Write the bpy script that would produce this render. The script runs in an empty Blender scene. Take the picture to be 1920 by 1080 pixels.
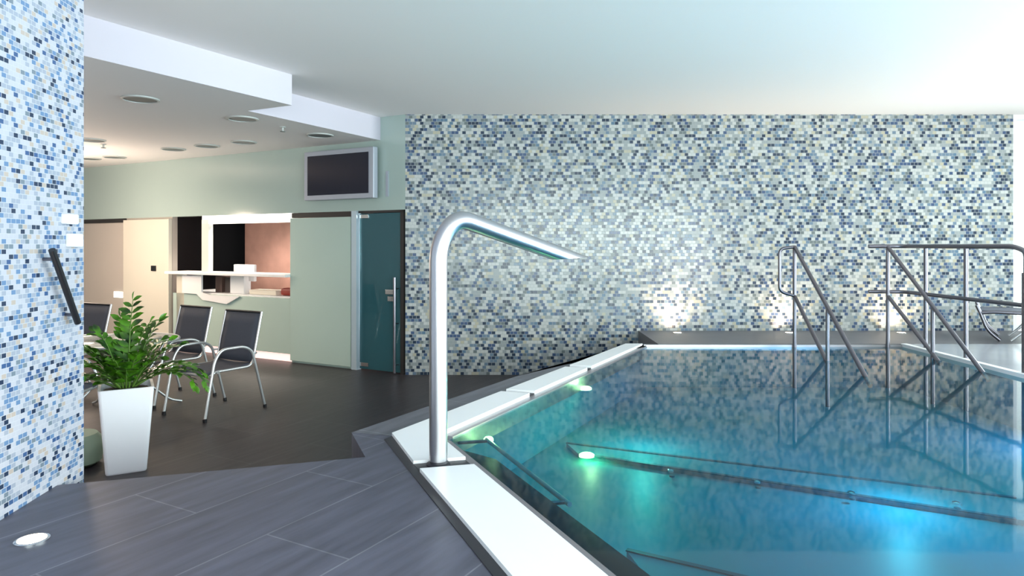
import bpy, bmesh, math, random
from mathutils import Vector, Matrix
random.seed(7)
S = bpy.context.scene
C = S.collection
PI = math.pi

# ------------------------------------------------------------------ camera, world, exposure
EYE = 1.65                      # camera height above the lounge floor (1.10 above the pool deck)
F = 1280.0                      # focal length in pixels of the 1920 wide frame (24 mm)
HOR = 461.0                     # horizon row
cam_d = bpy.data.cameras.new('camera')
cam_d.sensor_width = 36.0
cam_d.lens = 24.0
cam_d.shift_y = -(540.0 - HOR) / 1920.0
cam_d.clip_start = 0.05
cam = bpy.data.objects.new('camera', cam_d)
C.objects.link(cam)
cam.location = (0, 0, EYE)
cam.rotation_euler = (PI/2, 0, 0)
S.camera = cam
S.view_settings.view_transform = 'Standard'
S.view_settings.look = 'None'
S.view_settings.exposure = 0.20
S.view_settings.gamma = 1.0
S.view_settings.use_curve_mapping = False
S.cycles.max_bounces = 10
S.cycles.diffuse_bounces = 5
S.cycles.glossy_bounces = 5
S.cycles.transmission_bounces = 6
S.cycles.transparent_max_bounces = 14
S.cycles.caustics_reflective = False
S.cycles.caustics_refractive = False
S.cycles.sample_clamp_indirect = 6.0

w = bpy.data.worlds.new('daylight')
S.world = w
w.use_nodes = True
w.node_tree.nodes['Background'].inputs[0].default_value = (0.95, 0.96, 1.0, 1)
w.node_tree.nodes['Background'].inputs[1].default_value = 3.0

def area(name, loc, target, sx, sy, power, col, spread=180):
    d = bpy.data.lights.new(name, 'AREA')
    d.shape = 'RECTANGLE'; d.size = sx; d.size_y = sy; d.energy = power; d.color = col
    d.spread = math.radians(spread)
    o = bpy.data.objects.new(name, d); C.objects.link(o)
    o.location = loc
    o.rotation_euler = (Vector(target) - Vector(loc)).to_track_quat('-Z', 'Y').to_euler()
    return o
def spot(name, loc, target, power, col, ang=90, blend=.6, rad=.04):
    d = bpy.data.lights.new(name, 'SPOT')
    d.energy = power; d.color = col; d.spot_size = math.radians(ang); d.spot_blend = blend; d.shadow_soft_size = rad
    o = bpy.data.objects.new(name, d); C.objects.link(o)
    o.location = loc
    o.rotation_euler = (Vector(target) - Vector(loc)).to_track_quat('-Z', 'Y').to_euler()
    return o
def point(name, loc, power, col, rad=.05):
    d = bpy.data.lights.new(name, 'POINT')
    d.energy = power; d.color = col; d.shadow_soft_size = rad
    o = bpy.data.objects.new(name, d); C.objects.link(o); o.location = loc
    return o
# daylight outside the right window wall, plus added fill from behind the camera
area('daylight_right', (8.3, 2.6, 1.9), (0, 2.6, 2.7), 11.5, 2.8, 1500, (0.97, 0.955, 1.0))
area('fill_behind', (2.2, -3.9, 1.6), (1.0, 3.0, 3.6), 8.0, 2.4, 900, (0.97, 0.955, 1.0))

# ------------------------------------------------------------------ materials
def nt(name):
    m = bpy.data.materials.new(name); m.use_nodes = True
    return m, m.node_tree, m.node_tree.nodes, m.node_tree.links, m.node_tree.nodes['Principled BSDF']
def plain(name, col, rough=.5, metal=0, noise=0.0, nscale=8, spec=.5, emit=None, es=0, coat=0, bump=0):
    m, t, N, L, b = nt(name)
    b.inputs['Base Color'].default_value = (*col, 1)
    b.inputs['Roughness'].default_value = rough
    b.inputs['Metallic'].default_value = metal
    b.inputs['Specular IOR Level'].default_value = spec
    b.inputs['Coat Weight'].default_value = coat
    if emit:
        b.inputs['Emission Color'].default_value = (*emit, 1); b.inputs['Emission Strength'].default_value = es
    if noise or bump:
        tc = N.new('ShaderNodeTexCoord'); n = N.new('ShaderNodeTexNoise')
        n.inputs['Scale'].default_value = nscale; n.inputs['Detail'].default_value = 5
        L.new(tc.outputs['Object'], n.inputs['Vector'])
        if noise:
            mr = N.new('ShaderNodeMapRange'); mr.inputs['To Min'].default_value = 1-noise; mr.inputs['To Max'].default_value = 1+noise
            L.new(n.outputs['Fac'], mr.inputs['Value'])
            vm = N.new('ShaderNodeVectorMath'); vm.operation = 'SCALE'; vm.inputs[0].default_value = col
            L.new(mr.outputs['Result'], vm.inputs['Scale']); L.new(vm.outputs[0], b.inputs['Base Color'])
        if bump:
            bp = N.new('ShaderNodeBump'); bp.inputs['Strength'].default_value = bump; bp.inputs['Distance'].default_value = .01
            L.new(n.outputs['Fac'], bp.inputs['Height']); L.new(bp.outputs[0], b.inputs['Normal'])
    return m

def mathn(N, L, op, a, b=None, c=None):
    n = N.new('ShaderNodeMath'); n.operation = op
    for i, v in enumerate((a, b, c)):
        if v is None: continue
        if isinstance(v, (int, float)): n.inputs[i].default_value = v
        else: L.new(v, n.inputs[i])
    return n.outputs[0]

def mosaic(name, axis, tw, th, ramp, grout=(.62, .66, .68), gw=.09):
    """small glass tiles of random colours; axis = object axis running along the wall"""
    m, t, N, L, b = nt(name)
    tc = N.new('ShaderNodeTexCoord'); sp = N.new('ShaderNodeSeparateXYZ')
    L.new(tc.outputs['Object'], sp.inputs[0])
    v = mathn(N, L, 'DIVIDE', sp.outputs['Z'], th)
    row = mathn(N, L, 'FLOOR', v)
    u0 = mathn(N, L, 'DIVIDE', sp.outputs[axis], tw)
    off = mathn(N, L, 'MULTIPLY', mathn(N, L, 'MODULO', row, 2.0), .5)
    u = mathn(N, L, 'ADD', u0, off)
    colm = mathn(N, L, 'FLOOR', u)
    cx = N.new('ShaderNodeCombineXYZ'); L.new(colm, cx.inputs[0]); L.new(row, cx.inputs[1])
    wn = N.new('ShaderNodeTexWhiteNoise'); wn.noise_dimensions = '3D'; L.new(cx.outputs[0], wn.inputs['Vector'])
    cr = N.new('ShaderNodeValToRGB'); cr.color_ramp.interpolation = 'CONSTANT'
    els = cr.color_ramp.elements
    acc = 0; tot = sum(r[0] for r in ramp)
    for i, (wt, c) in enumerate(ramp):
        if i < 2: e = els[i]; e.position = acc
        else: e = els.new(acc)
        e.color = (*c, 1); acc += wt/tot
    L.new(wn.outputs['Value'], cr.inputs[0])
    fu = mathn(N, L, 'FRACT', u); fv = mathn(N, L, 'FRACT', v)
    gu = mathn(N, L, 'GREATER_THAN', fu, 1-gw); gv = mathn(N, L, 'GREATER_THAN', fv, 1-gw*tw/th)
    g = mathn(N, L, 'MAXIMUM', gu, gv)
    mx = N.new('ShaderNodeMix'); mx.data_type = 'RGBA'
    L.new(g, mx.inputs['Factor']); L.new(cr.outputs[0], mx.inputs[6]); mx.inputs[7].default_value = (*grout, 1)
    L.new(mx.outputs[2], b.inputs['Base Color'])
    ro = N.new('ShaderNodeMapRange'); L.new(g, ro.inputs[0]); ro.inputs['To Min'].default_value = .22; ro.inputs['To Max'].default_value = .7
    L.new(ro.outputs[0], b.inputs['Roughness'])
    return m

BLUES = [(26, (.48,.49,.48)), (22, (.285,.315,.32)), (8, (.14,.20,.27)), (11, (.05,.085,.17)), (12, (.022,.038,.07)),
         (7, (.43,.40,.31)), (10, (.14,.165,.17)), (4, (.10,.17,.25))]
BLUES_L = [(36, (.47,.47,.54)), (26, (.32,.35,.43)), (13, (.13,.22,.38)), (7, (.05,.10,.23)), (7, (.025,.04,.08)),
           (9, (.45,.38,.34)), (6, (.17,.21,.26))]

def tiles(name, ang, tw, th, c1, c2, grout, rough=.35, spec=.5):
    m, t, N, L, b = nt(name)
    tc = N.new('ShaderNodeTexCoord'); mp = N.new('ShaderNodeMapping'); mp.inputs['Rotation'].default_value = (0, 0, ang)
    L.new(tc.outputs['Object'], mp.inputs[0])
    br = N.new('ShaderNodeTexBrick'); br.offset = .5
    br.inputs['Scale'].default_value = 1; br.inputs['Brick Width'].default_value = tw; br.inputs['Row Height'].default_value = th
    br.inputs['Mortar Size'].default_value = .004; br.inputs['Mortar Smooth'].default_value = 0.3
    br.inputs['Color1'].default_value = (*c1, 1); br.inputs['Color2'].default_value = (*c2, 1); br.inputs['Mortar'].default_value = (*grout, 1)
    L.new(mp.outputs[0], br.inputs['Vector'])
    # brushed slate streaks running with the tile
    mp2 = N.new('ShaderNodeMapping'); mp2.inputs['Scale'].default_value = (1.2, 9, 1)
    L.new(mp.outputs[0], mp2.inputs[0])
    n = N.new('ShaderNodeTexNoise'); n.inputs['Scale'].default_value = 2.2; n.inputs['Detail'].default_value = 7; L.new(mp2.outputs[0], n.inputs['Vector'])
    mr = N.new('ShaderNodeMapRange'); mr.inputs['From Min'].default_value = .3; mr.inputs['From Max'].default_value = .7
    mr.inputs['To Min'].default_value = .75; mr.inputs['To Max'].default_value = 1.25
    L.new(n.outputs['Fac'], mr.inputs[0])
    vm = N.new('ShaderNodeVectorMath'); vm.operation = 'SCALE'; L.new(br.outputs['Color'], vm.inputs[0]); L.new(mr.outputs[0], vm.inputs['Scale'])
    L.new(vm.outputs[0], b.inputs['Base Color'])
    b.inputs['Roughness'].default_value = rough; b.inputs['Specular IOR Level'].default_value = spec
    bp = N.new('ShaderNodeBump'); bp.inputs['Strength'].default_value = .12; bp.inputs['Distance'].default_value = .01
    L.new(n.outputs['Fac'], bp.inputs['Height']); L.new(bp.outputs[0], b.inputs['Normal'])
    return m

UA = math.atan2(.477, .879)          # the building's second grid is turned this much from the back wall
M = {}
M['mosaic_back'] = mosaic('mosaic_back', 'X', .047, .040, BLUES, grout=(.31,.325,.325))
M['mosaic_left'] = mosaic('mosaic_left', 'Y', .031, .021, BLUES_L, grout=(.44,.45,.50))
M['deck'] = tiles('deck_tile', UA - PI/2 + .02, 1.2, .42, (.092,.092,.128), (.080,.080,.112), (.17,.17,.20), rough=.42)
M['kerb'] = tiles('kerb_tile', UA - PI/2, .9, .6, (.125,.122,.145), (.11,.108,.13), (.22,.23,.25), rough=.4)
M['low'] = tiles('lounge_tile', UA - PI/2, 1.2, .6, (.040,.033,.037), (.034,.029,.033), (.07,.066,.07), rough=.42, spec=.3)
M['ledge'] = plain('ledge_tile', (.13,.125,.14), .4, noise=.15, nscale=5)
M['deck_right'] = plain('deck_right', (.40,.42,.47), .14, noise=.12, nscale=3)
M['ceil'] = plain('ceiling_paint', (.93,.875,.85), .8, spec=.2)
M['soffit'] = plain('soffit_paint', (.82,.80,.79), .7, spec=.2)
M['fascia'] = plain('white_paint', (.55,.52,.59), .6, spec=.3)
M['wall_teal'] = plain('glazed_wall_panel', (.40,.50,.47), .13, spec=.6, noise=.03, nscale=1.5)
M['wall_plain'] = plain('wall_plain', (.62,.62,.58), .7)
M['frost'] = plain('back_painted_glass', (.46,.58,.53), .16, spec=.6, noise=.03, nscale=2)
M['cream'] = plain('cream_panel', (.70,.66,.56), .35, noise=.03, nscale=2)
M['beige'] = plain('beige_panel', (.50,.45,.40), .3, noise=.04, nscale=2)
M['dark'] = plain('near_black', (.008,.008,.011), .4)
M['darkgap'] = plain('dark_groove', (.02,.018,.018), .6)
M['channel'] = plain('drain_channel', (.022,.021,.028), .45)
M['steel'] = plain('brushed_steel', (.50,.49,.51), .33, metal=1, bump=.03, nscale=60)
M['steel_d'] = plain('satin_rail_steel', (.19,.185,.215), .30, metal=1)
M['chrome'] = plain('chrome', (.75,.76,.78), .14, metal=1)
M['alu'] = plain('silver_tube_paint', (.62,.63,.64), .3, metal=.75)
M['sling'] = plain('charcoal_mesh_fabric', (.045,.052,.075), .75, noise=.2, nscale=120)
M['coping'] = plain('white_coping', (.93,.93,.95), .35, noise=.015, nscale=5)
M['rim'] = plain('pool_rim_steel', (.30,.28,.30), .35, metal=.6)
M['white'] = plain('white_gloss', (.86,.87,.93), .3, coat=.2)
M['whitepl'] = plain('white_plastic', (.85,.85,.86), .4)
M['soil'] = plain('soil', (.016,.012,.009), .95, noise=.5, nscale=60, bump=.6)
M['tvframe'] = plain('tv_silver', (.42,.45,.52), .35, metal=.2)
M['screen'] = plain('tv_screen', (.010,.013,.028), .12, spec=.6)
M['pink'] = plain('reddish_plaster', (.34,.19,.155), .6, noise=.35, nscale=4)
M['red'] = plain('dark_red', (.34,.05,.035), .5)
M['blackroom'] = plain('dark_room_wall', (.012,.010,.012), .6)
M['greendrum'] = plain('pale_green', (.34,.45,.33), .35, noise=.12, nscale=7)
M['vent'] = plain('vent_grey', (.13,.15,.15), .5)
M['ventring'] = plain('vent_ring', (.45,.47,.46), .4)
M['stem'] = plain('plant_stem', (.10,.20,.03), .5)
M['emit_warm'] = plain('lamp_lens', (.9,.85,.75), .4, emit=(1,.78,.45), es=14)
M['emit_pool'] = plain('pool_lamp_lens', (.9,.9,.6), .4, emit=(1,.95,.30), es=7)
M['emit_strip'] = plain('strip_light', (.9,.9,.85), .4, emit=(1,.95,.85), es=1.6)
M['emit_pink'] = plain('toe_light', (.9,.7,.7), .4, emit=(1,.66,.60), es=.9)
M['frame_white'] = plain('white_window_frame', (.85,.87,.9), .4)
def leafmat():
    m, t, N, L, b = nt('leaf')
    tc = N.new('ShaderNodeTexCoord'); n = N.new('ShaderNodeTexNoise'); n.inputs['Scale'].default_value = 9
    L.new(tc.outputs['Object'], n.inputs['Vector'])
    cr = N.new('ShaderNodeValToRGB')
    cr.color_ramp.elements[0].position = .35; cr.color_ramp.elements[0].color = (.010,.040,.006,1)
    cr.color_ramp.elements[1].position = .68; cr.color_ramp.elements[1].color = (.09,.27,.012,1)
    L.new(n.outputs['Fac'], cr.inputs[0]); L.new(cr.outputs[0], b.inputs['Base Color'])
    b.inputs['Roughness'].default_value = .28
    return m
M['leaf'] = leafmat()
def glass(name, tint, refl=1.0, ior=1.5, rough=.01):
    m, t, N, L, b = nt(name); N.remove(b)
    out = N['Material Output']
    tr = N.new('ShaderNodeBsdfTransparent'); tr.inputs[0].default_value = (*tint, 1)
    gl = N.new('ShaderNodeBsdfGlossy'); gl.inputs['Roughness'].default_value = rough; gl.inputs[0].default_value = (refl, refl, refl, 1)
    fr = N.new('ShaderNodeFresnel'); fr.inputs[0].default_value = ior
    mx = N.new('ShaderNodeMixShader'); L.new(fr.outputs[0], mx.inputs[0]); L.new(tr.outputs[0], mx.inputs[1]); L.new(gl.outputs[0], mx.inputs[2])
    L.new(mx.outputs[0], out.inputs[0])
    return m
M['glass'] = glass('clear_glass', (.86,.93,.90))
M['door_glass'] = glass('teal_glass', (.26,.42,.45))
def tealdoor():
    m = M['door_glass']; N = m.node_tree.nodes; L = m.node_tree.links
    mx = [n for n in N if n.type == 'MIX_SHADER'][0]; tr = [n for n in N if n.type == 'BSDF_TRANSPARENT'][0]
    df = N.new('ShaderNodeBsdfDiffuse'); df.inputs[0].default_value = (.05,.17,.21,1)
    m2 = N.new('ShaderNodeMixShader'); m2.inputs[0].default_value = .6
    L.new(tr.outputs[0], m2.inputs[1]); L.new(df.outputs[0], m2.inputs[2]); L.new(m2.outputs[0], mx.inputs[1])
tealdoor()
def watermat():
    m, t, N, L, b = nt('pool_water'); N.remove(b)
    out = N['Material Output']
    tc = N.new('ShaderNodeTexCoord')
    mp = N.new('ShaderNodeMapping'); mp.inputs['Scale'].default_value = (1.0, 1.6, 1); L.new(tc.outputs['Object'], mp.inputs[0])
    n = N.new('ShaderNodeTexNoise'); n.inputs['Scale'].default_value = 2.6; n.inputs['Detail'].default_value = 2.0; L.new(mp.outputs[0], n.inputs['Vector'])
    bp = N.new('ShaderNodeBump'); bp.inputs['Strength'].default_value = .018; bp.inputs['Distance'].default_value = .03
    L.new(n.outputs['Fac'], bp.inputs['Height'])
    tr = N.new('ShaderNodeBsdfTransparent'); tr.inputs[0].default_value = (.30,.80,.90,1)
    gl = N.new('ShaderNodeBsdfGlossy'); gl.inputs['Roughness'].default_value = .045
    L.new(bp.outputs[0], gl.inputs['Normal'])
    fr = N.new('ShaderNodeFresnel'); fr.inputs[0].default_value = 1.33; L.new(bp.outputs[0], fr.inputs['Normal'])
    mx = N.new('ShaderNodeMixShader'); L.new(fr.outputs[0], mx.inputs[0]); L.new(tr.outputs[0], mx.inputs[1]); L.new(gl.outputs[0], mx.inputs[2])
    L.new(mx.outputs[0], out.inputs[0])
    return m
M['water'] = watermat()
def basinmat():
    m, t, N, L, b = nt('pool_steel')
    tc = N.new('ShaderNodeTexCoord'); n = N.new('ShaderNodeTexNoise'); n.inputs['Scale'].default_value = .8; n.inputs['Detail'].default_value = 3
    L.new(tc.outputs['Object'], n.inputs['Vector'])
    cr = N.new('ShaderNodeValToRGB')
    cr.color_ramp.elements[0].position = .3; cr.color_ramp.elements[0].color = (.015,.30,.32,1)
    cr.color_ramp.elements[1].position = .7; cr.color_ramp.elements[1].color = (.015,.36,.54,1)
    L.new(n.outputs['Fac'], cr.inputs[0]); L.new(cr.outputs[0], b.inputs['Base Color'])
    b.inputs['Roughness'].default_value = .5
    return m
M['basin'] = basinmat()
M['basin_line'] = plain('step_edge_strip', (.01,.13,.18), .4)

# ------------------------------------------------------------------ mesh helpers
def link(name, bm, mat, parent=None, smooth=False):
    bmesh.ops.recalc_face_normals(bm, faces=bm.faces)
    me = bpy.data.meshes.new(name); bm.to_mesh(me); bm.free()
    me.materials.append(mat)
    if smooth:
        me.shade_smooth()
        try: me.set_sharp_from_angle(angle=math.radians(40))
        except Exception: pass
    o = bpy.data.objects.new(name, me); C.objects.link(o)
    if parent: o.parent = parent
    return o
def tag(o, label, cat, group=None):
    o['label'] = label; o['category'] = cat
    if group: o['group'] = group
    return o
def thing(name, label, cat, loc=(0,0,0), rz=0, group=None):
    o = bpy.data.objects.new(name, None); C.objects.link(o); o.empty_display_size = .1
    o.location = loc; o.rotation_euler = (0, 0, rz)
    return tag(o, label, cat, group)
def struct(name, bm, mat, parent=None):
    o = link(name, bm, mat, parent)
    if not parent: o['kind'] = 'structure'
    return o
def BM(): return bmesh.new()
def box(bm, x0, x1, y0, y1, z0, z1, bev=0, mtx=None):
    r = bmesh.ops.create_cube(bm, size=1)
    vs = r['verts']
    for v in vs:
        v.co = Vector(((x0+x1)/2 + v.co.x*(x1-x0), (y0+y1)/2 + v.co.y*(y1-y0), (z0+z1)/2 + v.co.z*(z1-z0)))
    if bev:
        es = list({e for v in vs for e in v.link_edges})
        rr = bmesh.ops.bevel(bm, geom=es, offset=bev, segments=2, affect='EDGES', profile=.6)
        vs = list({v for f in rr['faces'] for v in f.verts} | {v for v in vs if v.is_valid})
    if mtx:
        bmesh.ops.transform(bm, matrix=mtx, verts=[v for v in vs if v.is_valid])
    return bm
def prism(bm, pts, z0, z1):
    lo = [bm.verts.new((x, y, z0)) for x, y in pts]; hi = [bm.verts.new((x, y, z1)) for x, y in pts]
    bm.faces.new(lo[::-1]); bm.faces.new(hi)
    n = len(pts)
    for i in range(n):
        j = (i+1) % n
        bm.faces.new((lo[i], lo[j], hi[j], hi[i]))
    return bm
def round_path(pts, rad, n=6):
    """polyline with its corners rounded; rad: one number or one per inner corner"""
    P = [Vector(p) for p in pts]; out = [P[0]]
    for i in range(1, len(P)-1):
        r = rad[i-1] if isinstance(rad, (list, tuple)) else rad
        a = (P[i-1]-P[i]); b = (P[i+1]-P[i])
        t = min(r, a.length*.48, b.length*.48)
        p0 = P[i] + a.normalized()*t; p1 = P[i] + b.normalized()*t
        for k in range(n+1):
            s = k/n
            out.append(p0*(1-s)**2 + P[i]*2*s*(1-s) + p1*s*s)
    out.append(P[-1]); return out
def tube(bm, pts, r, seg=12, cap=True, endcut=0):
    P = [Vector(p) for p in pts]
    rs = r if isinstance(r, (list, tuple)) else [r]*len(P)
    T = []
    for i in range(len(P)):
        a = P[max(i-1, 0)]; b = P[min(i+1, len(P)-1)]
        T.append((b-a).normalized())
    up = Vector((0,0,1)) if abs(T[0].z) < .9 else Vector((1,0,0))
    nrm = (up - T[0]*up.dot(T[0])).normalized()
    rings = []
    for i in range(len(P)):
        nrm = (nrm - T[i]*nrm.dot(T[i])).normalized(); bn = T[i].cross(nrm)
        ring = []
        for k in range(seg):
            a = 2*PI*k/seg
            off = (nrm*math.cos(a) + bn*math.sin(a))*rs[i]
            co = P[i] + off
            if endcut and i == len(P)-1: co = co + T[i]*(off.z*endcut)
            ring.append(bm.verts.new(co))
        rings.append(ring)
    for i in range(len(rings)-1):
        for k in range(seg):
            j = (k+1) % seg
            bm.faces.new((rings[i][k], rings[i][j], rings[i+1][j], rings[i+1][k]))
    if cap: bm.faces.new(rings[0][::-1]); bm.faces.new(rings[-1])
    return bm
def lathe(bm, prof, seg=32, cx=0, cy=0, sx=1, sy=1):
    rings = []
    for r, z in prof:
        rings.append([bm.verts.new((cx + r*math.cos(2*PI*k/seg)*sx, cy + r*math.sin(2*PI*k/seg)*sy, z)) for k in range(seg)])
    for i in range(len(rings)-1):
        for k in range(seg):
            j = (k+1) % seg
            bm.faces.new((rings[i][k], rings[i][j], rings[i+1][j], rings[i+1][k]))
    bm.faces.new(rings[0][::-1]); bm.faces.new(rings[-1])
    return bm
def dup(root, loc, rz, label=None):
    r = root.copy(); C.objects.link(r); r.location = loc; r.rotation_euler = (0, 0, rz)
    if label: r['label'] = label
    for ch in list(root.children):
        c = ch.copy(); C.objects.link(c); c.parent = r
        for g in list(ch.children):
            d = g.copy(); C.objects.link(d); d.parent = c
    return r

# ------------------------------------------------------------------ plan
DZ = .55                       # pool deck level
WY = 8.73                      # mosaic wall
CZ = 3.33; SZ = 3.03           # main ceiling, lounge ceiling
U = Vector((.477, .879)); V = Vector((-.879, .477))
K = Vector((-1.364, WY))       # corner between mosaic wall and reception wall
MW = Matrix(((V.x, U.x, 0, K.x), (V.y, U.y, 0, K.y), (0, 0, 1, 0), (0, 0, 0, 1)))   # reception wall frame: x along it, y behind it
def wt(px):                    # distance along the reception wall of an image column
    r = (px-960)/F
    return (K.x - r*K.y)/(r*V.y - V.x)
def wz(px, py, s=0):
    t = wt(px); d = K.y + V.y*t + U.y*s
    return EYE - (py-HOR)*d/F

# structure ------------------------------------------------------------
bm = BM(); box(bm, -13, 2.3, 1.8, 15, -.12, 0)
struct('floor', bm, M['low'])
O = (-.693, 3.94); OE = (1.255, 7.54); OB = (2.175, -3.0)
Qi = (-.428, 3.923); RI = (1.442, 7.54); NI = (2.56, -3.0)
XR = 4.30
bm = BM(); prism(bm, [(-3.2,-3.2), (2.25,-3.2), OB, (O[0]-.004, O[1]-.002), O, (-.79,4.02), (-.946,4.023), (-.764,3.556), (-3.2,2.79)], .0, DZ)
struct('floor_deck', bm, M['deck'])
bm = BM(); prism(bm, [(-.944,4.023), (-.70,3.945), (O[0],O[1]), OE, (1.27,7.545), (1.612,7.545), (1.612,7.66), (1.42,7.66), (.045,5.77)], .0, DZ+.001)
struct('floor_kerb', bm, M['kerb'])
bm = BM(); box(bm, 1.615, 7.4, 7.543, WY, 0, .566)
struct('floor_ledge', bm, M['ledge'])
bm = BM(); prism(bm, [(XR+.06,-3.2), (7.4,-3.2), (7.4,7.54), (XR+.06,7.54)], 0, .566)
struct('floor_poolside', bm, M['deck_right'])
bm = BM(); box(bm, XR-.005, XR+.06, -3.2, 7.54, .50, .572)
struct('trim_1', bm, M['coping'])
# walls
bm = BM(); box(bm, K.x, 6.41, WY, WY+.2, 0, CZ+.1)
struct('wall_back', bm, M['mosaic_back'])
bm = BM(); prism(bm, [(-1.777,0), (-2.114,3.37), (-2.42,3.37), (-2.42,-3.2), (-1.46,-3.2)], 0, CZ)
struct('wall_left', bm, M['mosaic_left'])
bm = BM(); box(bm, -13, -12.8, -3.2, 15, 0, SZ+.1); struct('wall_lounge_left', bm, M['wall_plain'])
bm = BM(); box(bm, -13, -2.4, -3.4, -3.2, 0, CZ); struct('wall_lounge_front', bm, M['wall_plain'])
# wall behind the camera with a wide opening for an assumed window that lets the fill in
bm = BM(); box(bm, -2.42, -1.4, -3.4, -3.2, 0, CZ); box(bm, 6.2, 7.6, -3.4, -3.2, 0, CZ); box(bm, -1.4, 6.2, -3.4, -3.2, 0, .9); box(bm, -1.4, 6.2, -3.4, -3.2, 3.1, CZ)
struct('wall_front', bm, M['wall_plain'])
def window(name, x0, x1, y0, y1, z0, z1, n):
    """frame with n bays and one glass pane per bay, built along the longer plan side"""
    alongx = (x1-x0) > (y1-y0)
    f = BM(); fw = .06
    box(f, x0, x1, y0, y1, z0, z0+fw); box(f, x0, x1, y0, y1, z1-fw, z1)
    L_ = (x1-x0) if alongx else (y1-y0)
    for i in range(n+1):
        c = (x0 if alongx else y0) + fw/2 + (L_-fw)*i/n
        if alongx: box(f, c-fw/2, c+fw/2, y0, y1, z0+fw, z1-fw)
        else: box(f, x0, x1, c-fw/2, c+fw/2, z0+fw, z1-fw)
    o = struct(name, f, M['frame_white'])
    for i in range(n):
        a = (x0 if alongx else y0) + fw + (L_-fw)*i/n; b_ = (x0 if alongx else y0) + (L_-fw)*(i+1)/n
        g = BM()
        if alongx: box(g, a, b_, (y0+y1)/2-.004, (y0+y1)/2+.004, z0+fw, z1-fw)
        else: box(g, (x0+x1)/2-.004, (x0+x1)/2+.004, a, b_, z0+fw, z1-fw)
        link('pane', g, M['glass'], o)
window('window_1', 7.42, 7.52, -3.1, WY, .57, CZ, 6)
window('window_2', 6.41, 7.42, WY+.02, WY+.12, .57, CZ, 1)
window('window_3', -1.4, 6.2, -3.35, -3.25, .9, 3.1, 4)
# ceilings
bm = BM(); box(bm, -13, 7.6, -3.4, 15, CZ, CZ+.15); struct('ceiling', bm, M['ceil'])
F1b = (-3.1-.94*4, 4.97-1.73*4); F1 = (-2.16, 6.70); F2 = (-2.70, 6.98); F3 = (K.x+V.x*.405, K.y+V.y*.405)
FE = (K.x+V.x*12, K.y+V.y*12)
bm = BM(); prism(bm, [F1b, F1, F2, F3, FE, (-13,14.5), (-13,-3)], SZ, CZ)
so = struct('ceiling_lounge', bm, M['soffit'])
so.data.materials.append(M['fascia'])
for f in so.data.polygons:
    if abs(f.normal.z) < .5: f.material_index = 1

# reception wall: panels in its own frame (x along, y behind)
T = wt
tD0, tD1 = T(757), T(672)
tP1 = T(547)
tO0, tO1 = T(547), T(317)
tC1 = T(232); tB1 = T(150)
HZ = 2.115
bm = BM(); box(bm, 0, 12, 0, .15, HZ, CZ, mtx=MW)
struct('wall_reception', bm, M['wall_teal'])
# frosted wall below the counter window
bm = BM(); box(bm, tO0, tO1-.10, 0, .06, .11, .90, mtx=MW)
struct('wall_counter_front', bm, M['frost'])
bm = BM(); box(bm, tO1, 12, .06, .15, 0, HZ, mtx=MW)
struct('wall_lounge_far', bm, M['beige'])
# cream fixed panel
bm = BM(); box(bm, T(317), T(232), -.01, .055, 0.0, HZ-.03, bev=.004, mtx=MW)
tag(link('wall_panel', bm, M['cream']), 'tall cream wall panel with a small black thermostat, beside the dark doorway slit', 'panel')
bm = BM(); box(bm, T(231.5), tB1+.3, .02, .055, 0.0, HZ-.07, bev=.004, mtx=MW)
tag(link('sliding_door', bm, M['beige']), 'beige sliding door under a dark top gap, beside the mosaic pillar', 'door')
bm = BM(); box(bm, T(231.5), tB1+.3, .0, .058, HZ-.065, HZ-.002, mtx=MW)
struct('trim_2', bm, M['darkgap'])
# dark slit beside the cream panel
# frosted sliding panel and its dark track
bm = BM(); box(bm, T(660), tP1, -.03, .0, .03, HZ-.075, bev=.003, mtx=MW)
pan = tag(link('sliding_panel', bm, M['frost']), 'wide frosted grey-green glass panel beside the teal glass door', 'glass panel')
bm = BM(); box(bm, T(660), tP1, .0, .05, HZ-.07, HZ-.002, mtx=MW)
struct('trim_3', bm, M['darkgap'])
bm = BM(); box(bm, T(660), tP1, .002, .05, 0, HZ-.075, mtx=MW)
struct('wall_behind_panel', bm, M['frost'])
bm = BM(); box(bm, T(671.5), T(662), -.035, .055, 0.0, HZ, mtx=MW)
struct('trim_4', bm, plain('pale_frame', (.55,.66,.74), .3, metal=.3))
# glass door
bm = BM(); box(bm, tD0, tD0+.055, 0, .07, 0, HZ, mtx=MW); box(bm, tD0, tD1, 0, .07, HZ-.03, HZ, mtx=MW)
dr = struct('door_1', bm, M['darkgap'])
bm = BM(); box(bm, tD0+.058, tD1-.004, .02, .032, .015, HZ-.035, mtx=MW)
link('door_pane', bm, M['door_glass'], dr)
for z in (.05, HZ-.10):
    bm = BM(); box(bm, tD1-.16, tD1-.01, .008, .044, z, z+.05, bev=.004, mtx=MW); link('hinge', bm, M['chrome'], dr)
hx = T(745)
bm = BM(); tube(bm, [MW @ Vector((hx, -.06, .02)), MW @ Vector((hx, -.06, wz(745, 520)))], .017, 12)
for z in (.12, .65, 1.1): tube(bm, [MW @ Vector((hx, -.06, z)), MW @ Vector((hx, .02, z))], .008, 8)
link('pull_handle', bm, M['steel_d'], dr)
bm = BM(); box(bm, T(742), T(725), -.03, .02, wz(733,552), wz(733,543), bev=.005, mtx=MW); box(bm, T(742), T(728), -.015, .02, wz(733,565), wz(733,556), bev=.003, mtx=MW)
link('lock', bm, M['chrome'], dr)
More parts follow.
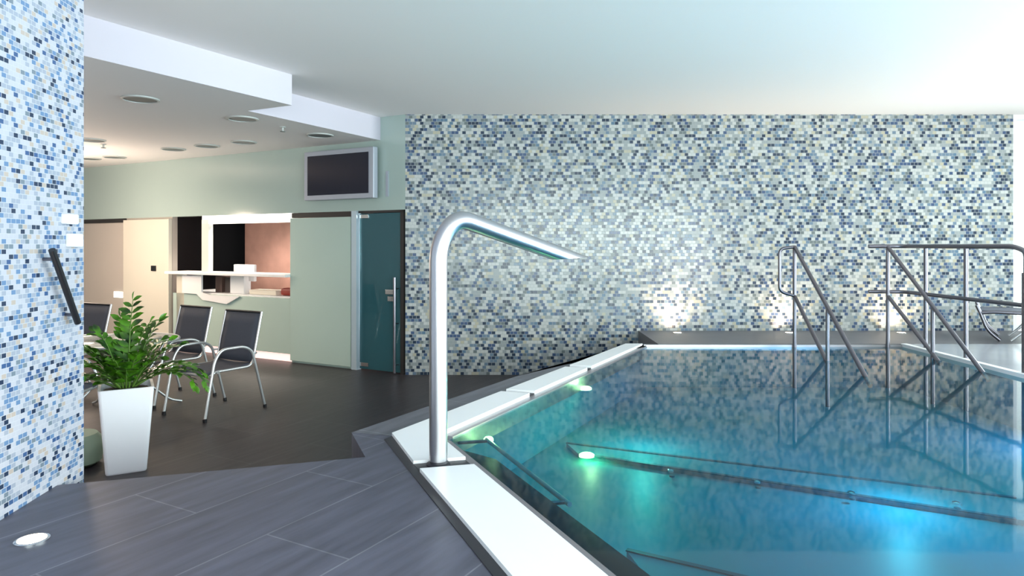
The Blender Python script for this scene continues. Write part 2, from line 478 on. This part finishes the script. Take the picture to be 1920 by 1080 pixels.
# room behind: dark with a reddish lit wall to its right
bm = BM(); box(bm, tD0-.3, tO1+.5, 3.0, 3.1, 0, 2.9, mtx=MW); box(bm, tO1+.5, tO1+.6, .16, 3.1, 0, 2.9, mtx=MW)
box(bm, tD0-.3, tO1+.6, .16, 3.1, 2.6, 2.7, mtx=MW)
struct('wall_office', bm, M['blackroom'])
bm = BM(); box(bm, tO0-.3, T(447)+1.40, 1.30, 1.40, 0, 2.6, mtx=MW)
struct('wall_office_side', bm, M['pink'])
# lit soffit strip above the opening
bm = BM(); box(bm, tO0, T(379), .0, .12, wz(547,416), HZ, mtx=MW)
tag(link('strip_light', bm, M['emit_strip']), 'long white glowing light strip above the reception window', 'light')
# post between the two openings
bm = BM(); box(bm, T(391), T(378), .0, .08, 1.24, wz(385,412), mtx=MW)
struct('trim_5', bm, plain('pale_post', (.62,.64,.60), .4))
# counter shelf
def counter():
    z = 1.235
    r = thing('reception_counter', 'white reception counter with raised shelf in the lit wall opening', 'counter', (0,0,0))
    b = BM(); box(b, tO0-.0, T(321), -.12, .30, z-.03, z+.012, bev=.006, mtx=MW); link('raised_shelf', b, M['whitepl'], r)
    b = BM(); box(b, tO0+.0, tO1-.13, .08, .75, .88, .92, mtx=MW); link('worktop', b, M['whitepl'], r)
    b = BM(); box(b, T(345), T(331), .0, .05, .11, z-.03, mtx=MW); link('side_panel', b, M['cream'], r)
    # angled white desk front seen under the shelf
    b = BM()
    pts = [(345,516),(345,549),(372,551),(383,562),(428,570),(452,556),(395,553),(381,548),(381,516)]
    lo = []; hi = []
    for px, py in pts:
        t = T(px); z_ = wz(px, py)
        lo.append(b.verts.new(MW @ Vector((t, -.035, z_)))); hi.append(b.verts.new(MW @ Vector((t, -.005, z_))))
    b.faces.new(lo); b.faces.new(hi[::-1])
    for i in range(len(pts)):
        j = (i+1) % len(pts); b.faces.new((lo[i], lo[j], hi[j], hi[i]))
    link('front_fascia', b, M['whitepl'], r)
    b = BM(); box(b, tO0, tO1-.10, .03, .055, .0, .10, mtx=MW); link('toe_light', b, M['emit_pink'], r)
counter()
# things on the counter
def onwall(x0, x1, s0, s1, z0, z1, mat, name, parent=None, bev=.004):
    b = BM(); box(b, x0, x1, s0, s1, z0, z1, bev=bev, mtx=MW); return link(name, b, mat, parent)
mon = thing('computer_monitor', 'white computer monitor seen from behind above the counter shelf', 'monitor', (0,0,0))
onwall(T(442), T(403), .34, .39, 1.10, wz(420,496,.35), M['whitepl'], 'housing', mon, .01)
onwall(T(428), T(418), .36, .42, .94, 1.11, M['whitepl'], 'stand', mon)
onwall(T(436), T(410), .30, .48, .921, .94, M['whitepl'], 'foot', mon)
tag(onwall(T(444), T(418), .13, .22, .921, 1.19, M['whitepl'], 'paper_tray', None, .006), 'white paper tray under the shelf, below the monitor', 'tray')
tag(onwall(T(395), T(383), .2, .4, .921, 1.17, plain('brown_case', (.10,.06,.05), .5), 'file_box', None, .006), 'dark brown file box at the left of the worktop', 'box')
tag(onwall(T(410), T(399), .22, .42, .921, 1.16, plain('dark_case', (.04,.03,.03), .5), 'file_box', None, .006), 'blackish file box standing beside the white paper tray', 'box')
tag(onwall(T(502), T(452), .15, .35, .921, .99, plain('cream_paper', (.85,.78,.66), .6), 'paper_stack', None, .006), 'low cream stack of papers on the worktop', 'papers')
b = BM(); box(b, T(546), T(507), .18, .5, .921, 1.03, bev=.04, mtx=MW)
tag(link('red_bag', b, M['red']), 'dark red bag lying at the right end of the worktop', 'bag')
tag(onwall(T(546), T(506), .52, .62, .921, 1.14, plain('pink_cloth', (.75,.42,.40), .6), 'cushion', None, .03), 'pink cushion standing behind the red bag', 'cushion')
# thermostat & switch
tag(onwall(T(294), T(286), -.03, -.011, wz(290,508), wz(290,498), M['dark'], 'thermostat', None, .003), 'small black square thermostat on the cream wall panel', 'thermostat')
tag(onwall(T(229), T(213), .0, .018, wz(221,558), wz(221,547), M['emit_strip'], 'light_switch', None, .003), 'small bright white switch plate on the beige sliding door', 'switch')  # switch is no lamp; its brightness is put in as glow
# television
tv = thing('television', 'silver framed flat television mounted high on the wall above the panel', 'television', (0,0,0))
ta, tb = T(720), T(588)
# edges measured on the plane 10 cm in front of the wall
b = BM(); box(b, ta+.06, tb+.04, -.14, -.05, 2.27, 2.935, bev=.012, mtx=MW); link('housing', b, M['tvframe'], tv)
b = BM(); box(b, ta+.14, tb-.03, -.146, -.138, 2.335, 2.87, mtx=MW); link('screen', b, M['screen'], tv)
b = BM(); box(b, ta+.4, ta+.8, -.06, 0, 2.45, 2.75, mtx=MW); link('wall_bracket', b, M['darkgap'], tv)
# thin pale conduit at the right of the television
bm = BM(); box(bm, T(729), T(725), -.02, 0, 2.29, 2.62, mtx=MW)
tag(link('cable_trunking', bm, M['tvframe']), 'thin pale vertical cable trunking right of the television', 'trunking')

# lounge ceiling fittings ------------------------------------------------
def ceil_pt(px, py, z=SZ):
    d = F*(z-EYE)/(HOR-py); return ((px-960)/F*d, d)
def vent():
    x, y = ceil_pt(263, 185)
    r = thing('ceiling_downlight', 'large dark round recessed downlight nearest the white fascia corner', 'downlight', (x, y, SZ), 0, 'round recessed lights in the lounge ceiling')
    b = BM(); lathe(b, [(.165,0),(.165,-.012),(.145,-.016),(.145,0)], 32); link('ring', b, M['ventring'], r, True)
    b = BM(); lathe(b, [(.144,-.001),(.144,-.008),(.05,-.010),(.001,-.010)], 32); link('lens', b, M['vent'], r, True)
    return r
v0 = vent()
for px, py, lab in ((600,253,'dark round recessed downlight just left above the television'),
                    (455,222,'faint round recessed downlight by the fascia inner corner'),
                    (388,273,'round recessed downlight in the middle of the lounge ceiling'),
                    (457,266,'round recessed downlight halfway between middle one and sprinkler'),
                    (325,279,'pale round recessed downlight left of the middle one'),
                    (215,294,'round recessed downlight under the left sprinkler'),
                    (168,297,'leftmost round recessed downlight, half hidden by the mosaic pillar'),
                    (172,262,'round recessed downlight against the pillar edge, left of sprinkler')):
    x, y = ceil_pt(px, py); dup(v0, (x, y, SZ), 0, lab)
def sprinkler():
    x, y = ceil_pt(530, 238)
    r = thing('sprinkler', 'small dark ceiling sprinkler below the white fascia', 'sprinkler', (x, y, SZ), 0)
    b = BM(); lathe(b, [(.035,0),(.035,-.006),(.012,-.01),(.012,-.05)], 16); link('body', b, M['ventring'], r, True)
    b = BM(); lathe(b, [(.03,-.05),(.03,-.056),(.006,-.06)], 16); link('deflector', b, M['vent'], r, True)
    return r
s0 = sprinkler(); x, y = ceil_pt(194, 270); dup(s0, (x, y, SZ), 0, 'small dark ceiling sprinkler near the mosaic pillar')
# warm light of the lounge lamps, hung at the far left of the ceiling
for x, y in ((-6.2, 8.6), (-5.0, 9.2), (-8.2, 10.0), (-7.6, 7.2), (-4.6, 7.0)):
    spot('lounge_lamp', (x, y, SZ-.03), (x, y, 0), 90, (1, .80, .58), 150, .8, .12)
point('ceiling_bounce_fill', (-6.6, 9.6, 1.9), 130, (1, .80, .64), .35)  # added fill in mid-air, stands in for warm bounce onto the lounge ceiling
p = MW @ Vector((tO0+1.0, .75, 1.15)); spot('office_lamp', p, MW @ Vector((tO0+1.3, 1.3, 1.35)), 13, (1, .80, .62), 120, 1.0, .1)
p = MW @ Vector(((tO0+tO1)/2, .5, 2.4)); spot('counter_lamp', p, MW @ Vector(((tO0+tO1)/2, .4, .9)), 150, (1, .93, .82), 120, .6, .15)

# ------------------------------------------------------------------ pool
pool = thing('swimming_pool', 'teal swimming pool with white coping and stainless steel edge', 'pool', (0,0,0))
def basin():
    b = BM()
    outl = [Qi, RI, (XR, 7.54), (XR, -3.1), NI]
    zf = .09
    lo = [b.verts.new((x, y, zf)) for x, y in outl]; hi = [b.verts.new((x, y, .53)) for x, y in outl]
    b.faces.new(lo)
    n = len(outl)
    for i in range(n):
        j = (i+1) % n; b.faces.new((lo[i], lo[j], hi[j], hi[i]))
    link('basin', b, M['basin'], pool)
basin()
def off(a, b_, d):
    """point a and b moved sideways by d (to the right of a->b)"""
    a = Vector(a); b_ = Vector(b_); t = (b_-a).normalized(); n = Vector((t.y, -t.x)); return a+n*d, b_+n*d
# underwater steps along the building grid
def band(a0, a1, w_, z0, z1, name, mat):
    a0 = Vector(a0); a1 = Vector(a1); n = Vector((.36, .93)).normalized()
    b = BM(); prism(b, [tuple(a0), tuple(a1), tuple(a1+n*w_), tuple(a0+n*w_)], z0, z1); return link(name, b, mat, pool)
def at(px, py, z):
    d = F*(EYE-z)/(py-HOR); return ((px-960)/F*d, d)
zs = .12
p1 = at(1062, 831, zs); p2 = at(1905, 934, zs); q1 = at(1085, 851, zs); q2 = at(1905, 974, zs)
r1 = at(1175, 1032, zs); r2 = at(1640, 1140, zs)
b = BM(); prism(b, [q1, q2, (XR-.002, q2[1]-.5), (XR-.002, p2[1]-.02), p2, p1], -.04, zs); link('bench', b, M['basin'], pool)
def strip(a, c, z, wd=.03):
    a = Vector(a); c = Vector(c); t = (c-a).normalized(); n = Vector((-t.y, t.x))*wd/2
    b = BM(); prism(b, [tuple(a-n), tuple(c-n), tuple(c+n), tuple(a+n)], z, z+.006); return link('step_edge', b, M['basin_line'], pool)
strip(p1, p2, zs+.001); strip(q1, q2, zs+.001)
b = BM(); prism(b, [r1, r2, (XR-.3, -1.6), (XR-.002, -3.0), (2.45, -2.95), (1.05, .6)], -.045, .119)
link('near_step', b, M['basin'], pool)
strip(r1, r2, zs+.001)
for px, py in ((1258,884), (1420,905), (1596,926), (1793,945)):
    x, y = at(px, py-6, zs+.02)
    b = BM(); lathe(b, [(.022,zs), (.022,zs+.012), (.012,zs+.016), (.001,zs+.016)], 12, x, y); link('jet', b, M['chrome'], pool, True)
    x, y = at(px+2, py+7, zs+.01)
    b = BM(); lathe(b, [(.018,zs), (.018,zs+.01), (.001,zs+.01)], 12, x, y); link('drain', b, M['basin_line'], pool, True)
# near-run coping slabs (towards the camera) and the corner slab
def lerp2(a, c, t): return (a[0]+(c[0]-a[0])*t, a[1]+(c[1]-a[1])*t)
near_o0, near_o1 = O, (.0035, 2.254)
def no(y): return O[0] + (O[1]-y)*.4134 + 0.0
def ni(y): return -.196 - .439*(y-3.395)
top = DZ+.022; bot = DZ-.12
def slab(pts, name='coping_slab', mat=None, z1=top):
    b = BM(); prism(b, pts, bot, z1); return link(name, b, mat or M['coping'], pool)
yb0, yb1 = 3.46, 3.345      # the dark slot at the shower pole runs across the coping
slab([O, (no(yb0), yb0-.035), (ni(yb0+.03), yb0+.03), Qi])
slab([(no(yb0), yb0-.035), (no(yb1), yb1-.035), (ni(yb1+.03), yb1+.03), (ni(yb0+.03), yb0+.03)], 'coping_slot', M['channel'], DZ+.006)
slab([(no(yb1), yb1-.035), OB, (ni(-3.0), -3.0), (ni(yb1+.03), yb1+.03)])
# far-run coping, broken by two dark joints
def fo(y): return O[0] + (y-O[1])*.541
def fi(y): return -.353 + (y-4.068)*.517
def farslab(y0, y1, name, mat, z1=top, sk=.10):
    return slab([(fo(y0+sk), y0+sk), (fo(y1+sk), y1+sk), (fi(y1), y1), (fi(y0), y0)], name, mat, z1)
b0 = [O, (fo(5.07), 5.07), (fi(5.00), 5.00), Qi]
slab(b0)
farslab(5.01, 5.07, 'coping_joint', M['channel'], DZ+.006, .06)
farslab(5.08, 6.04, 'coping_slab', M['coping'], top, .06)
farslab(6.05, 6.12, 'coping_joint', M['channel'], DZ+.006, .06)
slab([(fo(6.19), 6.19), OE, RI, (fi(6.13), 6.13)])
# dark channel on the deck side of the near-run coping
a = Vector(O); c = Vector(OB)
n = Vector((-(c-a).normalized().y, (c-a).normalized().x))
n = n if n.x < 0 else -n
b = BM(); prism(b, [tuple(a+n*.055+Vector((.02,-.05))), tuple(a), tuple(c), tuple(c+n*.055)], DZ-.02, DZ+.004); link('drain_channel', b, M['channel'], pool)
# steel lip between coping and water on both runs
b = BM(); prism(b, [(ni(3.90), 3.90), (ni(-3), -3.0), (ni(-3)+.055, -3.0), (ni(3.86)+.055, 3.86)], bot, DZ-.002); link('steel_lip', b, M['rim'], pool)
b = BM(); prism(b, [(fi(3.99)+.0, 3.99), (fi(7.52), 7.52), (fi(7.52)+.05, 7.50), (fi(3.99)+.05, 3.95)], bot, DZ-.004); link('steel_lip', b, M['rim'], pool)
# dark strip standing in for the shaded water beside the near lip
b = BM(); prism(b, [(ni(3.8)+.056, 3.8), (ni(-3)+.056, -3.0), (ni(-3)+.20, -3.0), (ni(3.6)+.20, 3.6)], .30, .525); link('lip_shadow_strip', b, plain('lip_shadow', (.012,.03,.045), .3), pool)
# thin bright edge at the far ledge and the poolside
b = BM(); box(b, 1.45, XR, 7.515, 7.54, .50, .560); link('steel_lip', b, M['steel'], pool)
# underwater lamps
for px, py, z, nm in ((1097,726,.455,'a'), (916,821,.47,'b'), (1100,851,.14,'c')):
    x, y = at(px, py, z)
    b = BM(); r_ = .055 if nm != 'b' else .03
    lathe(b, [(r_, z-.02), (r_, z-.004), (r_*.7, z+.006), (.001, z+.008)], 20, x, y, 1.0, .8); link('pool_lamp', b, M['emit_pool'], pool, True)
    point('pool_lamp_and_fill', (x+.03, y-.05, z+.05), 2.0, (1,.95,.35), .03)
# added cool fill lights hanging in the water, without lamp bodies
point('pool_lamp_and_fill', (1.0, 5.2, .42), 9, (.2,1,.75), .03)
point('pool_lamp_and_fill', (2.3, 4.0, .40), 10, (.25,.8,1), .03)
# added unseen area light at the right-hand pool wall, brightens that side
area('pool_fill_right', (4.27, 2.2, .36), (1.5, 2.2, .0), 6.2, .20, 72, (.14,.60,1))
# water
b = BM(); vs = [b.verts.new((x, y, .537)) for x, y in ((Qi[0]+.06, Qi[1]-.02), (RI[0]+.02, 7.515), (XR-.006, 7.515), (XR-.006, -3.05), (NI[0]+.06, -3.05))]
b.faces.new(vs)
wo = link('pool_water', b, M['water']); wo['kind'] = 'stuff'; tag(wo, 'calm teal blue pool water mirroring the mosaic wall', 'water')

# shower pole ------------------------------------------------------------
sh = thing('water_cannon', 'thick brushed steel water spout arching from the white coping', 'water spout', (-.368, 3.41, DZ))
pts = [(0,0,.008), (0,0,1.10), (.085,.02,1.247), (.70,.44,1.030)]
path = round_path(pts, [.16,.12], 8)
b = BM(); tube(b, path, [.0455]*(len(path)-1)+[.042], 28, endcut=3.0); link('spout_tube', b, M['steel'], sh, True)
b = BM(); lathe(b, [(.060,.006), (.060,.014), (.047,.018), (.046,.03)], 28); link('base_ring', b, M['channel'], sh, True)

# underwater grab rail ------------------------------------------------------
x0, y0 = at(912, 824, .50); x1, y1 = at(1068, 946, .50)
gr = thing('underwater_grab_rail', 'slim steel grab rail just under the water along the near edge', 'handrail', (x0, y0, .50))
dx, dy = x1-x0, y1-y0
b = BM(); tube(b, [(0,0,0), (dx,dy,0)], .012, 12); link('rail', b, plain('wet_rail_steel', (.55,.60,.62), .3, metal=.2), gr, True)
for t in (.03, .97):
    px_, py_ = dx*t, dy*t
    tgt = ni(y0+py_) + .10 - x0
    b = BM(); tube(b, [(px_,py_,0), (tgt, py_-.02, -.01)], .010, 10); link('bracket', b, M['steel_d'], gr, True)

# stair rails ------------------------------------------------------------
def stair_rail(xp, label, loop, yp=7.50, xe_top=None, ye_top=5.84, ye_low=6.66, xshift=-.10):
    r = thing('stair_handrail', label, 'handrail', (xp, yp, .12))
    zt = EYE - 2*yp/F - .12; zl = EYE - 94*yp/F - .12; wz_ = .537-.12
    dxt = xe_top - xp
    R = .0205
    b = BM(); tube(b, [(0,0,-.05), (0,0,zt)], R, 12); link('post', b, M['steel_d'], r, True)
    # sloping rails run on under water at the same pitch for a little way
    def slope(z0, ye, xe, nm):
        d = Vector((xe, ye-yp, wz_-z0)); e = d*1.06; st_ = Vector((0,0,z0))
        b = BM(); tube(b, [tuple(st_), tuple(st_+d), tuple(st_+e)], R, 12); link(nm, b, M['steel_d'], r, True)
    slope(zt, ye_top, dxt, 'upper_rail'); slope(zl, ye_low, dxt*.5, 'lower_rail')
    # second post where the steps enter the water
    k = .53; mp = Vector((dxt*k, (ye_top-yp)*k, zt+(wz_-zt)*k))
    b = BM(); tube(b, [tuple(mp), (mp.x, mp.y, -.12)], R*.9, 12); link('mid_post', b, M['steel_d'], r, True)
    if loop:
        xs = -.165
        b = BM(); tube(b, round_path([(0,0,zt), (xs,0,zt-.02), (xs,0,zl+.05), (0,0,zl)], .06, 5), R*.85, 12); link('end_loop', b, M['steel_d'], r, True)
    return r
stair_rail(3.105, 'left stair handrail with rounded end loop rising from the water', True, xe_top=3.02)
stair_rail(4.13, 'right stair handrail rising from the water next to the fence', False, xe_top=4.17, ye_top=6.06)
# guard fence on the right poolside
fn = thing('guard_railing', 'steel two-rail guard railing along the right poolside', 'railing', (4.38, 7.5, .566))
def L3(x, y, z): return (x-4.38, y-7.5, z-.566)
b = BM(); tube(b, round_path([L3(3.98,7.62,1.645), L3(4.36,7.58,1.645), L3(4.38,5.95,1.645), L3(4.37,5.80,1.60), L3(4.37,5.80,.56)], [.12,.07,.05], 6), .022, 12); link('top_rail', b, M['steel_d'], fn, True)
b = BM(); tube(b, round_path([L3(3.98,7.62,1.14), L3(4.36,7.58,1.14), L3(4.38,5.82,1.14)], .12, 6), .020, 12); link('mid_rail', b, M['steel_d'], fn, True)
for y_ in (7.22, 6.58):
    b = BM(); tube(b, [L3(4.375,y_,1.63), L3(4.375,y_,.57)], .020, 12); link('post', b, M['steel_d'], fn, True)
b = BM(); tube(b, [L3(4.37,5.80,1.42), L3(4.37,5.80,.566)], .034, 14); link('end_post', b, M['steel_d'], fn, True)

# floor uplights -------------------------------------------------------------
def uplight(x, y, z, label, cat='floor light', group=None):
    r = thing('floor_uplight', label, cat, (x, y, z), 0, group)
    b = BM(); lathe(b, [(.058,0), (.058,.004), (.048,.006), (.048,.001)], 28); link('ring', b, M['chrome'], r, True)
    b = BM(); lathe(b, [(.047,.001), (.047,.005), (.001,.006)], 28); link('lens', b, M['emit_warm'], r, True)
    return r
x, y = at(60, 1013, DZ)
u0 = uplight(x, y, DZ, 'round recessed floor light glowing at the foot of the near mosaic wall')
spot('uplight_beam', (x, y, DZ+.05), (x-.1, y, 3), 3, (1,.85,.66), 150, .9, .05)
for px, lab in ((1270,'glowing round ledge light furthest left under the mosaic wall'), (1480,'glowing round ledge light behind the left stair handrail'), (1690,'glowing round ledge light behind the guard railing and right handrail')):
    x = (px-960)/F*8.50
    dup(u0, (x, 8.50, .566), 0, lab)
    spot('uplight_beam', (x, 8.54, .60), (x, 8.83, 1.4), 30, (1,.74,.48), 140, 1.0, .04)

# near wall: handrail and switches ---------------------------------------------
def lw(y): return -1.777 - .1*y
hr = thing('wall_handrail', 'short dark sloping handrail on the near mosaic wall', 'handrail', (lw(3.0), 3.0, 1.6))
b = BM(); tube(b, [(.055,0,.033), (.02,.235,-.315)], .0145, 12); link('bar', b, M['dark'], hr, True)
for t in (.12, .88):
    yy = .235*t; zz = .033-.348*t
    b = BM(); tube(b, [(.055-.035*t, yy, zz), (-.02-.1*yy, yy, zz)], .008, 8); link('bracket', b, M['steel_d'], hr, True)
for yy, z0, z1, lab in ((3.20, 1.752, 1.80, 'upper white box on the edge of the near mosaic wall'), (3.24, 1.645, 1.708, 'lower white box on the near mosaic wall below its twin')):
    b = BM(); box(b, lw(yy), lw(yy)+.03, yy-.03, yy+.06, z0, z1, bev=.006); tag(link('wall_switch', b, M['whitepl']), lab, 'switch')

# planter ------------------------------------------------------------------------
PX, PY = -2.86, 5.06
pot = thing('planter', 'tall tapered square white planter with a leafy green plant', 'planter', (PX, PY, 0), math.radians(30))
def square_ring(b, h, z, r=.02, n=3):
    out = []
    for cx, cy, a0 in ((1,1,0), (-1,1,90), (-1,-1,180), (1,-1,270)):
        for k in range(n+1):
            a = math.radians(a0+90*k/n)
            out.append(b.verts.new((cx*(h-r)+r*math.cos(a), cy*(h-r)+r*math.sin(a), z)))
    return out
b = BM(); rings = [square_ring(b, h, z) for h, z in ((.128,0), (.132,.01), (.178,.615), (.179,.62), (.160,.62), (.158,.56))]
for i in range(len(rings)-1):
    n_ = len(rings[i])
    for k in range(n_):
        j = (k+1) % n_; b.faces.new((rings[i][k], rings[i][j], rings[i+1][j], rings[i+1][k]))
b.faces.new(rings[0][::-1]); b.faces.new(rings[-1])
link('pot', b, M['white'], pot)
b = BM(); lathe(b, [(.155,.575), (.15,.59), (.08,.605), (.001,.608)], 16); link('soil', b, M['soil'], pot, True)
def frond(az, lean, length, droop, nl, size):
    b = BM(); d = Vector((math.cos(az), math.sin(az), 0)); pts = []
    base = Vector((d.x*.05, d.y*.05, .60))
    N_ = 14; p = base.copy(); ang = lean
    for i in range(N_+1):
        pts.append(p.copy()); s = i/N_
        a = lean + droop*s*s
        p = p + (d*math.sin(a) + Vector((0,0,1))*math.cos(a))*length/N_
    tube(b, pts, [.008*(1-.75*i/N_) for i in range(N_+1)], 6)
    st = link('stem', b, M['stem'], pot, True)
    b = BM()
    side = Vector((-d.y, d.x, 0))
    for i in range(nl):
        s = .22 + .76*i/(nl-1)
        f = s*N_; i0 = min(int(f), N_-1); q = pts[i0].lerp(pts[i0+1], f-i0); tg = (pts[i0+1]-pts[i0]).normalized()
        for sg in (-1, 1):
            if i == nl-1 and sg == 1: dirv = tg
            else: dirv = (side*sg*1.0 + tg*.75 + Vector((random.uniform(-.25,.25),)*3)).normalized()
            L_ = size*random.uniform(.8,1.15)*(1-.3*abs(s-.5)); W_ = L_*.26
            nrm = dirv.cross(tg if abs(dirv.dot(tg)) < .95 else Vector((0,0,1))).normalized()
            nrm = (nrm*(-sg) + Vector((0,0,.6)) + Vector((random.uniform(-.4,.4), random.uniform(-.4,.4), 0))).normalized()
            wv = dirv.cross(nrm).normalized(); nn = wv.cross(dirv).normalized()
            c = [(0,0,0),(.25,.8,.1),(.55,1,.16),(.8,.6,.1),(1,0,-.05)]
            mid = [b.verts.new(q+dirv*L_*t) for t, _, _ in c]
            mid[-1].co += -nn*L_*.05
            up_ = [b.verts.new(q+dirv*L_*t+wv*W_*w_+nn*L_*h*.5) for t, w_, h in c[1:-1]]
            dn_ = [b.verts.new(q+dirv*L_*t-wv*W_*w_+nn*L_*h*.5) for t, w_, h in c[1:-1]]
            for row in (up_, dn_):
                b.faces.new((mid[0], mid[1], row[0])); b.faces.new((mid[1], mid[2], row[1], row[0]))
                b.faces.new((mid[2], mid[3], row[2], row[1])); b.faces.new((mid[3], mid[4], row[2]))
    me = link('leaves', b, M['leaf'], st, True)
for az, lean, ln, dr_, nl, sz in ((200,.5,.50,.9,9,.10), (170,.7,.46,1.2,9,.10), (185,1.0,.42,.9,8,.10), (100,.15,.55,.5,10,.10), (75,.1,.66,.35,11,.10), (60,.3,.55,.9,9,.10),
        (20,.6,.46,1.0,9,.095), (350,.9,.54,1.8,10,.095), (335,1.0,.52,2.0,11,.09), (130,.35,.5,.8,9,.10), (250,.4,.38,1.2,8,.09), (290,.3,.36,1.0,8,.09),
        (230,.8,.38,1.2,8,.09), (30,.25,.52,.6,9,.095), (150,.2,.44,.5,8,.10), (320,.5,.34,1.1,7,.085), (0,.35,.42,.9,8,.09),
        (190,.35,.40,.8,9,.11), (215,.6,.42,1.2,9,.11), (160,.45,.42,1.0,9,.11), (110,.4,.40,.9,9,.10), (45,.5,.44,.9,9,.10), (10,.8,.36,1.1,8,.10), (270,.6,.32,1.3,8,.10),
        (342,1.0,.60,2.1,13,.085), (175,1.1,.46,.7,10,.11)):
    frond(math.radians(az), lean, ln, dr_, nl, sz)
# pale green drum, form made up for an unclear green shape
b = BM(); lathe(b, [(.15,0), (.19,.03), (.20,.12), (.19,.20), (.16,.235), (.001,.24)], 32)
dm = link('green_drum', b, M['greendrum'], None, True); dm.location = (-3.30, 5.13, 0); tag(dm, 'low pale green drum shape on the floor left of the white planter', 'stool')

# chairs and table ------------------------------------------------------------------
def make_chair():
    r = thing('sling_chair', 'grey sling chair with silver tube arms, nearest the reception counter', 'chair', (0,0,0), 0, 'silver sling chairs round the table')
    tr = .0125
    for s in (-1, 1):
        X = .305*s
        b = BM(); tube(b, round_path([(X,.34,.015), (X,.235,.56), (X,.16,.655), (X,-.10,.655), (X,-.20,.60), (X,-.36,.015)], [.06,.10,.10,.07], 6), tr*1.15, 10)
        af = link('arm_frame', b, M['alu'], r, True)
        for yy in (.34, -.36):
            b = BM(); lathe(b, [(.019,0), (.019,.03), (.014,.034)], 12, X, yy); link('foot_cap', b, M['dark'], af, True)
        X2 = .27*s
        b = BM(); tube(b, round_path([(X2,-.35,.975), (X2,-.23,.44), (X2,.20,.445), (X2,.26,.41)], [.08,.05], 6), tr, 10)
        tube(b, [(X2,.16,.44), (X,.20,.44)], tr*.8, 8); tube(b, [(X2,-.28,.565), (X,-.22,.565)], tr*.8, 8)
        link('side_rail', b, M['alu'], r, True)
    b = BM(); tube(b, [(-.27,-.348,.968), (.27,-.348,.968)], tr, 10); link('top_bar', b, M['dark'], r, True)
    b = BM(); tube(b, [(-.27,.26,.41), (.27,.26,.41)], tr, 10); link('front_bar', b, M['alu'], r, True)
    def cloth(prof, name):
        b = BM(); hw = .262; rows = []
        for y_, z_ in prof:
            rows.append([b.verts.new((-hw+2*hw*k/6, y_, z_-.018*math.sin(PI*k/6)*(1 if name == 'seat' else .2))) for k in range(7)])
        for i in range(len(rows)-1):
            for k in range(6): b.faces.new((rows[i][k], rows[i][k+1], rows[i+1][k+1], rows[i+1][k]))
        o = link(name, b, M['sling'], r, True)
        md = o.modifiers.new('thick', 'SOLIDIFY'); md.thickness = .006; md.offset = 0
    cloth([(.27,.42), (.22,.452), (.1,.448), (-.05,.445), (-.16,.45), (-.235,.475)], 'seat')
    cloth([(-.235,.475), (-.25,.55), (-.283,.70), (-.318,.85), (-.346,.968)], 'backrest')
    return r
ch = make_chair()
ch.location = (-2.97, 6.82, 0); ch.rotation_euler = (0, 0, math.radians(151))
dup(ch, (-3.72, 7.36, 0), math.radians(150), 'grey sling chair partly behind the round table, before the counter')
dup(ch, (-5.02, 7.68, 0), math.radians(155), 'grey sling chair at the far left by the pillar edge')
dup(ch, (-3.90, 5.72, 0), math.radians(-85), 'nearest sling chair, mostly hidden behind pillar and plant')
tbx, tby = -3.87, 6.72
tb_ = thing('round_table', 'round glass topped table with curved silver legs behind the plant', 'table', (tbx, tby, 0))
b = BM(); lathe(b, [(.001,.712), (.52,.712), (.525,.716), (.525,.722), (.52,.726), (.001,.726)], 48); link('table_top', b, plain('table_glass', (.30,.34,.33), .12, spec=.7), tb_, True)
b = BM(); tube(b, [(.535*math.cos(2*PI*k/48), .535*math.sin(2*PI*k/48), .718) for k in range(49)], .013, 8, cap=False); link('rim', b, M['alu'], tb_, True)
for k in range(4):
    a = math.radians(-38+90*k); c_, s_ = math.cos(a), math.sin(a)
    b = BM(); tube(b, round_path([(.47*c_,.47*s_,.71), (.33*c_,.33*s_,.45), (.22*c_,.22*s_,.30), (.50*c_,.50*s_,.05), (.62*c_,.62*s_,.014)], [.12,.14,.10], 6), .0125, 10)
    link('leg', b, M['alu'], tb_, True)

# lounger at the right -------------------------------------------------------------
lg = thing('sun_lounger', 'dark framed sun lounger beyond the guard railing by the window', 'lounger', (5.60, 8.05, .566), math.radians(-34))
for y_ in (-.28, .28):
    b = BM(); tube(b, round_path([(-.10,y_,.40), (-.06,y_,.30), (0,y_,.12), (.12,y_,.012)], .12, 6), .020, 10); link('leg', b, M['steel_d'], lg, True)
    b = BM(); tube(b, round_path([(-.08,y_,.31), (.05,y_,.33), (1.55,y_,.32)], .05, 4), .020, 10); link('side_rail', b, M['steel_d'], lg, True)
    b = BM(); tube(b, round_path([(.40,y_,.32), (.36,y_,.15), (.22,y_,.012)], .08, 6), .014, 10); link('leg', b, M['alu'], lg, True)
    b = BM(); tube(b, [(1.40,y_,.32), (1.45,y_,.012)], .018, 10); link('leg', b, M['steel_d'], lg, True)
b = BM(); box(b, -.06, 1.55, -.27, .27, .325, .345, bev=.006); link('sling', b, plain('lounger_mesh', (.10,.11,.15), .6), lg)
